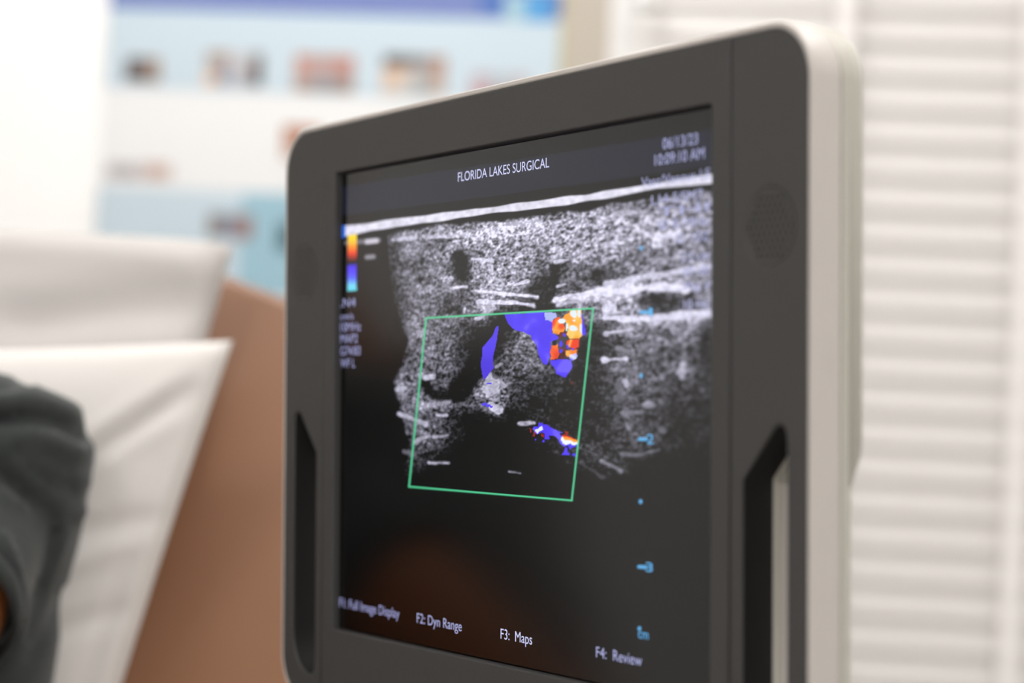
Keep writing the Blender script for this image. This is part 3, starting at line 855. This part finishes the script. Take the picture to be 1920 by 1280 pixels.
cb('armrest', add_box(bmesh.new(), CX0 - .06, CX0 + .03, CYF - .55, CYF + .05, .12, .62, .03, 4), M['vinyl'], smooth=True)
cb('armrest', add_box(bmesh.new(), CX1 - .05, CX1 + .03, CYF - .55, CYF - .01, .12, .62, .03, 4), M['vinyl'], smooth=True)
cb('base', add_box(bmesh.new(), CX0 + .03, CX1 - .03, CYF - .55, CYF + .36, .0, .30, .01), M['bezel_dark'])
cb('footrest', add_box(bmesh.new(), CX0 + .04, CX1 - .06, CYF - 1.02, CYF - .66, .34, .44, .03, 4), M['vinyl'], smooth=True)

def cushion(name, A, B, D, thick, m, label, bow=.06, n=34, crease=(), back=1.0, power=.42):
    """soft cushion with corners A (tip), B along the top, D down the side; thickness pinched to the seam"""
    A, B, D = Vector(A), Vector(B), Vector(D)
    nrm = (B - A).cross(D - A).normalized()
    if nrm.dot(EYE - A) < 0:
        nrm = -nrm
    bm = bmesh.new()
    def P(u, v, s):
        eu, ev = 4 * u * (1 - u), 4 * v * (1 - v)
        p = A + (B - A) * (u + 0) + (D - A) * v
        p += (B - A) * (.5 - u) * 2 * bow * .5 * ev + (D - A) * (.5 - v) * 2 * bow * .5 * eu
        t = thick * (eu * ev) ** power
        c = 0.0
        for (u0, v0, u1, v1, wd_, dp) in crease:
            L = (u1 - u0) ** 2 + (v1 - v0) ** 2
            k = min(1, max(0, ((u - u0) * (u1 - u0) + (v - v0) * (v1 - v0)) / L))
            dd = math.hypot(u - u0 - k * (u1 - u0), v - v0 - k * (v1 - v0))
            c += dp * math.exp(-(dd / wd_) ** 2)
        return p + nrm * s * (t * .5 * (1 if s > 0 else back) + (c if s > 0 else 0) * min(1, 8 * eu * ev))
    g = {}
    for s in (1, -1):
        for i in range(n + 1):
            for j in range(n + 1):
                e = i in (0, n) or j in (0, n)
                k = (0 if e else s, i, j)
                if k not in g:
                    g[k] = bm.verts.new(P(i / n, j / n, 0 if e else s))
    def V_(s, i, j):
        return g[(0 if i in (0, n) or j in (0, n) else s, i, j)]
    for s in (1, -1):
        for i in range(n):
            for j in range(n):
                f = [V_(s, i, j), V_(s, i + 1, j), V_(s, i + 1, j + 1), V_(s, i, j + 1)]
                bm.faces.new(f if s > 0 else f[::-1])
    o = obj(name, bm, m, None, True)
    return tag(o, label, 'pillow')
# cream cushion standing against the back rest
A = at(440, 460, 1.49)
Bq = at(-420, 440, 1.49)
cushion('cushion', A, Bq, at(322, 905, 1.385), .08, M['cream'], 'cream cushion propped upright against the tan chair back, behind the pillow', bow=.015,
        crease=((.0, .30, .35, .46, .10, -.010), (.0, .16, .5, .12, .08, .004)), back=.5, power=.30)
# pillow with a pointed corner
A = at(436, 638, 1.335)
Bq = at(-520, 655, 1.335)
Dq = at(70, 1820, 1.255)
cushion('pillow', A, Bq, Dq, .11, M['pillow'], 'off-white pillow with a pointed corner behind the dark green shoulder', bow=.018, n=60,
        crease=((.05, .055, .22, .20, .020, .004), (.045, .09, .25, .26, .022, -.011), (.05, .135, .27, .31, .02, .004), (.04, .10, .05, .7, .010, -.005), (.02, .30, .18, .33, .016, -.004), (.05, .34, .2, .40, .016, .004), (.04, .45, .18, .5, .016, -.004)), back=.25, power=.40)

# ------------------------------------------------------------------ patient in a dark green scrub top
per = thing('person', 'person in a dark green short-sleeved top leaning back on the off-white pillow', 'person', (SX1 - .32, SYF - .35, .46))
PO = Vector(per.location)
def W(p):
    return Vector(p) - PO
sh = at(40, 850, 1.22)                            # near shoulder, at the right of the body
hip = Vector((SX1 - .33, SYF - .36, .56))
chest = Vector((SX1 - .27, SYF - .31, .93))
neck = Vector((SX1 - .315, SYF - .21, 1.14))
head = Vector((SX1 - .335, SYF - .145, 1.255))
cuff = at(-124, 1126, 1.135)
elbow = Vector((-.48, .93, .80))
wrist = elbow + Vector((-.20, -.06, -.03))
sh2 = Vector((SX1 - .50, SYF - .28, 1.03))
el2 = Vector((SX1 - .60, SYF - .30, .78))
wr2 = Vector((SX1 - .45, SYF - .46, .66))
def skin_mesh(name, nodes, edges, m, parent, sub=2):
    me = bpy.data.meshes.new(name)
    me.from_pydata([W(p) for p, r in nodes], edges, [])
    o = link_mesh(name, me, m, parent)
    md = o.modifiers.new('skin', 'SKIN')
    md.use_smooth_shade = True
    for v, (p, r) in zip(me.skin_vertices[0].data, nodes):
        v.radius = (r, r) if not isinstance(r, tuple) else r
    me.skin_vertices[0].data[0].use_root = True
    sd = o.modifiers.new('sub', 'SUBSURF')
    sd.levels = sd.render_levels = sub
    add_modifier_apply(o)
    o.data.materials.clear()
    o.data.materials.append(m)
    o.data.polygons.foreach_set('use_smooth', [True] * len(o.data.polygons))
    return o
knL, knR = Vector((SX1 - .24, SYF - .80, .60)), Vector((SX1 - .44, SYF - .80, .60))
anL, anR = Vector((SX1 - .25, SYF - 1.0, .46)), Vector((SX1 - .44, SYF - 1.0, .46))
fd0 = Vector((.45, -.9, -.02)).normalized()
nodes = [(hip, .12), (hip.lerp(chest, .5), .10), (chest, .10), (neck.lerp(chest, .25), .060), (neck, .047), (head + fd0 * .012 + Vector((0, .0, -.052)), .066), (head + Vector((0, .0, .03)), .094), (head + Vector((0, .01, .10)), .06)]
edges = [(0, 1), (1, 2), (2, 3), (3, 4), (4, 5), (5, 6), (6, 7)]
def chain(start, pts):
    k = start
    for p in pts:
        nodes.append(p)
        edges.append((k, len(nodes) - 1))
        k = len(nodes) - 1
    return k
def hand(k, w, fwd, side):
    palm = w + fwd * .045
    kp = chain(k, [(palm, (.036, .018))])
    for i, (off, L) in enumerate(((-.03, .068), (-.01, .078), (.01, .073), (.03, .058))):
        b = palm + fwd * .042 + side * off
        chain(kp, [(b, .0095), (b + fwd * L * .5 + Vector((0, 0, -.006)), .0088), (b + fwd * L + Vector((0, 0, -.022)), .0075)])
    t = w + fwd * .02 - side * .035
    chain(kp, [(t + fwd * .01, .011), (t + fwd * .038 - side * .014, .010), (t + fwd * .06 - side * .016, .008)])
shj = sh + Vector((-.055, .02, -.005))
k = chain(2, [(shj, .055), (at(-85, 1060, 1.17), .040), (cuff, .047), (cuff.lerp(elbow, .25), .044), (elbow, .036), (elbow.lerp(wrist, .4), .037), (wrist, .026)])
f = (wrist - elbow).normalized()
hand(k, wrist, f, f.cross(Vector((0, 0, 1))).normalized())
k = chain(2, [(sh2, .058), (sh2.lerp(el2, .5), .048), (el2, .038), (wr2, .027)])
f = (wr2 - el2).normalized()
hand(k, wr2, f, -f.cross(Vector((0, 0, 1))).normalized())
for kn, an, s in ((knL, anL, 1), (knR, anR, -1)):
    k = chain(0, [(hip + Vector((.09 * s, -.05, -.01)), .085), (kn.lerp(hip, .5) + Vector((.05 * s, 0, 0)), .075), (kn, .058), (kn.lerp(an, .5), .05), (an, .036), (an + Vector((0, -.10, .05)), (.032, .045)), (an + Vector((0, -.15, .10)), (.03, .022))])
body = skin_mesh('body', nodes, edges, M['skin'], per)
# face: nose, mouth and eyes on the head, turned to the monitor
fd = Vector((.45, -.9, -.02)).normalized()
rt = fd.cross(Vector((0, 0, 1))).normalized()
bm = bmesh.new()
add_cyl(bm, W(head + fd * .088 + Vector((0, 0, .02))), W(head + fd * .106 + Vector((0, 0, -.022))), .006, .014, 12)
obj('nose', bm, M['skin'], body, True)
for s in (1, -1):
    bm = bmesh.new()
    r = bmesh.ops.create_uvsphere(bm, u_segments=14, v_segments=10, radius=.0115)
    bmesh.ops.translate(bm, verts=r['verts'], vec=W(head + fd * .076 + rt * .032 * s + Vector((0, 0, .022))))
    obj('eye', bm, M['cream'], body, True)
    bm = bmesh.new()
    r = bmesh.ops.create_uvsphere(bm, u_segments=14, v_segments=10, radius=.0062)
    bmesh.ops.translate(bm, verts=r['verts'], vec=W(head + fd * .0825 + rt * .032 * s + Vector((0, 0, .022))))
    obj('iris', bm, M['hair'], body, True)
    bm = bmesh.new()
    r = bmesh.ops.create_uvsphere(bm, u_segments=14, v_segments=10, radius=.026)
    bmesh.ops.scale(bm, verts=r['verts'], vec=(.5, .8, 1.2))
    bmesh.ops.translate(bm, verts=r['verts'], vec=W(head + rt * .088 * s + Vector((0, 0, .005))))
    obj('ear', bm, M['skin'], body, True)
bm = bmesh.new()
add_cyl(bm, W(head + fd * .088 - rt * .022 + Vector((0, 0, -.05))), W(head + fd * .088 + rt * .022 + Vector((0, 0, -.05))), .006, .006, 10)
obj('mouth', bm, mat('lips', rgb(120, 62, 48), .5), body, True)
bm = bmesh.new()
r = bmesh.ops.create_uvsphere(bm, u_segments=28, v_segments=18, radius=.108)
for v in r['verts']:
    if v.co.z < .0 and v.co.dot(fd) > -.01:
        v.co *= .6
    elif v.co.dot(fd) > .055:
        v.co *= .8
bmesh.ops.translate(bm, verts=bm.verts, vec=W(head + Vector((0, .012, .045)) - fd * .012))
obj('hair', bm, M['hair'], per, True)

# scrub top: torso, shoulder and sleeve grown together, then creased
def ring_e(c, ax, rx, ry, n=28):
    ax = ax.normalized()
    a = ax.cross(Vector((0, 1, .2))).normalized()
    b = ax.cross(a).normalized()
    return [W(c) + a * rx * math.cos(2 * math.pi * i / n) + b * ry * math.sin(2 * math.pi * i / n) for i in range(n)]
def edge_ring(py, px_r, d, half, ry):
    """cross-section of the body whose right outline passes a pixel; half = half width"""
    p = at(px_r, py, d)
    c = p + Vector((-half, 0, 0))
    n = 32
    return [W(c) + Vector((half * math.cos(2 * math.pi * i / n), ry * math.sin(2 * math.pi * i / n), 0)) for i in range(n)]
bm = bmesh.new()
rr = []
for py, px_r, d, half, ry in ((690, -60, 1.20, .035, .03), (697, 5, 1.205, .055, .045), (712, 50, 1.21, .072, .055), (735, 102, 1.213, .09, .062), (765, 138, 1.215, .105, .068), (800, 166, 1.217, .115, .073),
                              (835, 180, 1.218, .122, .076), (880, 172, 1.219, .124, .078), (930, 158, 1.22, .124, .080), (980, 153, 1.22, .126, .082), (1040, 138, 1.22, .128, .084),
                              (1100, 121, 1.22, .13, .085), (1160, 108, 1.22, .13, .087), (1210, 106, 1.22, .135, .09), (1280, 92, 1.22, .14, .095), (1500, 60, 1.21, .15, .10), (1900, 40, 1.18, .16, .11), (2150, 40, 1.12, .16, .12)):
    rr.append(edge_ring(py, px_r, d, half, ry))
loft(bm, rr)
bmesh.ops.recalc_face_normals(bm, faces=bm.faces)
top = obj('scrub_top', bm, M['scrub'], per)
# far half of the torso
bm = bmesh.new()
def torso_ring(c, hw, hd, n=36):
    pts = []
    for k in range(n):
        a = 2 * math.pi * k / n
        ca, sa_ = math.cos(a), math.sin(a)
        pts.append(W(c) + Vector((hw * math.copysign(abs(ca) ** .8, ca), hd * math.copysign(abs(sa_) ** .8, sa_), 0)))
    return pts
tc = lambda z: (hip.lerp(chest, (z - hip.z) / (chest.z - hip.z)) if z < chest.z else chest.lerp(neck, (z - chest.z) / (neck.z - chest.z)))
loft(bm, [torso_ring(tc(z) + Vector((.01, 0, 0)), hw, hd) for z, hw, hd in ((.50, .185, .135), (.56, .18, .135), (.68, .165, .122), (.80, .17, .125), (.90, .185, .130), (.98, .195, .118), (1.03, .185, .098), (1.065, .14, .080), (1.09, .085, .066), (1.105, .066, .060))])
r = bmesh.ops.create_uvsphere(bm, u_segments=24, v_segments=16, radius=1)
bmesh.ops.transform(bm, matrix=Matrix.Translation(W(sh2)) @ Matrix.Diagonal((.085, .08, .085, 1)), verts=r['verts'])
add_cyl(bm, W(sh2), W(sh2.lerp(el2, .62)), .075, .068, 24)
add_cyl(bm, W(tc(.99)), W(sh2), .085, .080, 24)
add_cyl(bm, W(tc(1.03) + Vector((-.05, 0, 0))), W(sh2 + Vector((0, 0, .01))), .070, .072, 24)
# near sleeve, its cuff turned to the left of the picture
sa = at(-80, 975, 1.20)
loft(bm, [ring_e(sa, cuff - sa, .050, .055), ring_e(sa.lerp(cuff, .5), cuff - sa, .050, .053), ring_e(sa.lerp(cuff, .85), cuff - sa, .047, .050), ring_e(cuff, cuff - sa, .045, .048)])
add_me = bpy.data.meshes.new('tmp')
bmesh.ops.recalc_face_normals(bm, faces=bm.faces)
bm.to_mesh(add_me)
bm.free()
bm = bmesh.new()
bm.from_mesh(top.data)
bm.from_mesh(add_me)
bm.to_mesh(top.data)
bm.free()
bpy.data.meshes.remove(add_me)
md = top.modifiers.new('remesh', 'REMESH')
md.mode = 'VOXEL'
md.voxel_size = .006
md = top.modifiers.new('smooth', 'SMOOTH')
md.factor, md.iterations = .6, 16
add_modifier_apply(top)
tm = top.data
tm.materials.clear()
tm.materials.append(M['scrub'])
tm.polygons.foreach_set('use_smooth', [True] * len(tm.polygons))
FOLDS = [  # sketched as pixel lines at the shoulder's distance; depth in metres, half width in pixels
 ([(-60, 722), (10, 726), (70, 705), (110, 722)], -.004, 10), ([(-40, 760), (60, 745), (140, 770)], .004, 16), ([(-60, 795), (40, 783), (110, 790), (160, 815)], -.008, 13), ([(-40, 830), (60, 815), (150, 845)], .004, 16),
 ([(0, 850), (60, 905), (120, 950), (150, 960)], .004, 10), ([(40, 850), (110, 890), (160, 905)], .003, 9), ([(0, 880), (60, 945), (105, 985)], -.004, 10), ([(0, 930), (60, 950), (110, 980)], .003, 8),
 ([(5, 1010), (30, 1080), (38, 1140), (28, 1190)], .005, 9), ([(90, 1080), (110, 1030), (125, 990)], .003, 10), ([(70, 1120), (90, 1060), (100, 1000)], -.003, 10), ([(60, 1220), (100, 1170), (120, 1110)], -.004, 12), ([(10, 1240), (50, 1210), (90, 1190)], .003, 12)]
CI = CAM.inverted()
for v in tm.vertices:
    p = CI @ (v.co + PO)
    x, y = -p.x / p.z * FPX + 960, p.y / p.z * FPX + 640
    y = 640 - (p.y / -p.z) * FPX
    x = 960 + (p.x / -p.z) * FPX
    disp = 0.0
    for pts, dp, wd_ in FOLDS:
        best = 1e9
        for (x0, y0), (x1, y1) in zip(pts, pts[1:]):
            L = (x1 - x0) ** 2 + (y1 - y0) ** 2
            t = min(1, max(0, ((x - x0) * (x1 - x0) + (y - y0) * (y1 - y0)) / L))
            best = min(best, math.hypot(x - x0 - t * (x1 - x0), y - y0 - t * (y1 - y0)))
        if best < 3 * wd_:
            disp += dp * math.exp(-(best / wd_) ** 2)
    if disp:
        v.co += v.normal * disp
tm.update()
# cuff seam ring, trousers
bm = bmesh.new()
cdn = (cuff - sa).normalized()
R0_ = ring_e(cuff - cdn * .004, cdn, .0475, .0505, 40)
R1_ = ring_e(cuff + cdn * .010, cdn, .0470, .0500, 40)
R2_ = ring_e(cuff + cdn * .010, cdn, .0440, .0470, 40)
R3_ = ring_e(cuff - cdn * .004, cdn, .0440, .0470, 40)
loft(bm, [R0_, R1_, R2_, R3_], False, False)
obj('cuff', bm, M['scrub'], top, True)
nodes = [(hip + Vector((0, .02, 0)), .135)]
edges = []
for kn, an, s in ((knL, anL, 1), (knR, anR, -1)):
    chain(0, [(hip + Vector((.09 * s, -.05, -.01)), .098), (kn.lerp(hip, .5) + Vector((.05 * s, 0, 0)), .088), (kn, .070), (kn.lerp(an, .5), .062), (an.lerp(kn, .12), .052)])
skin_mesh('trousers', nodes, edges, M['trouser'], per, 1)
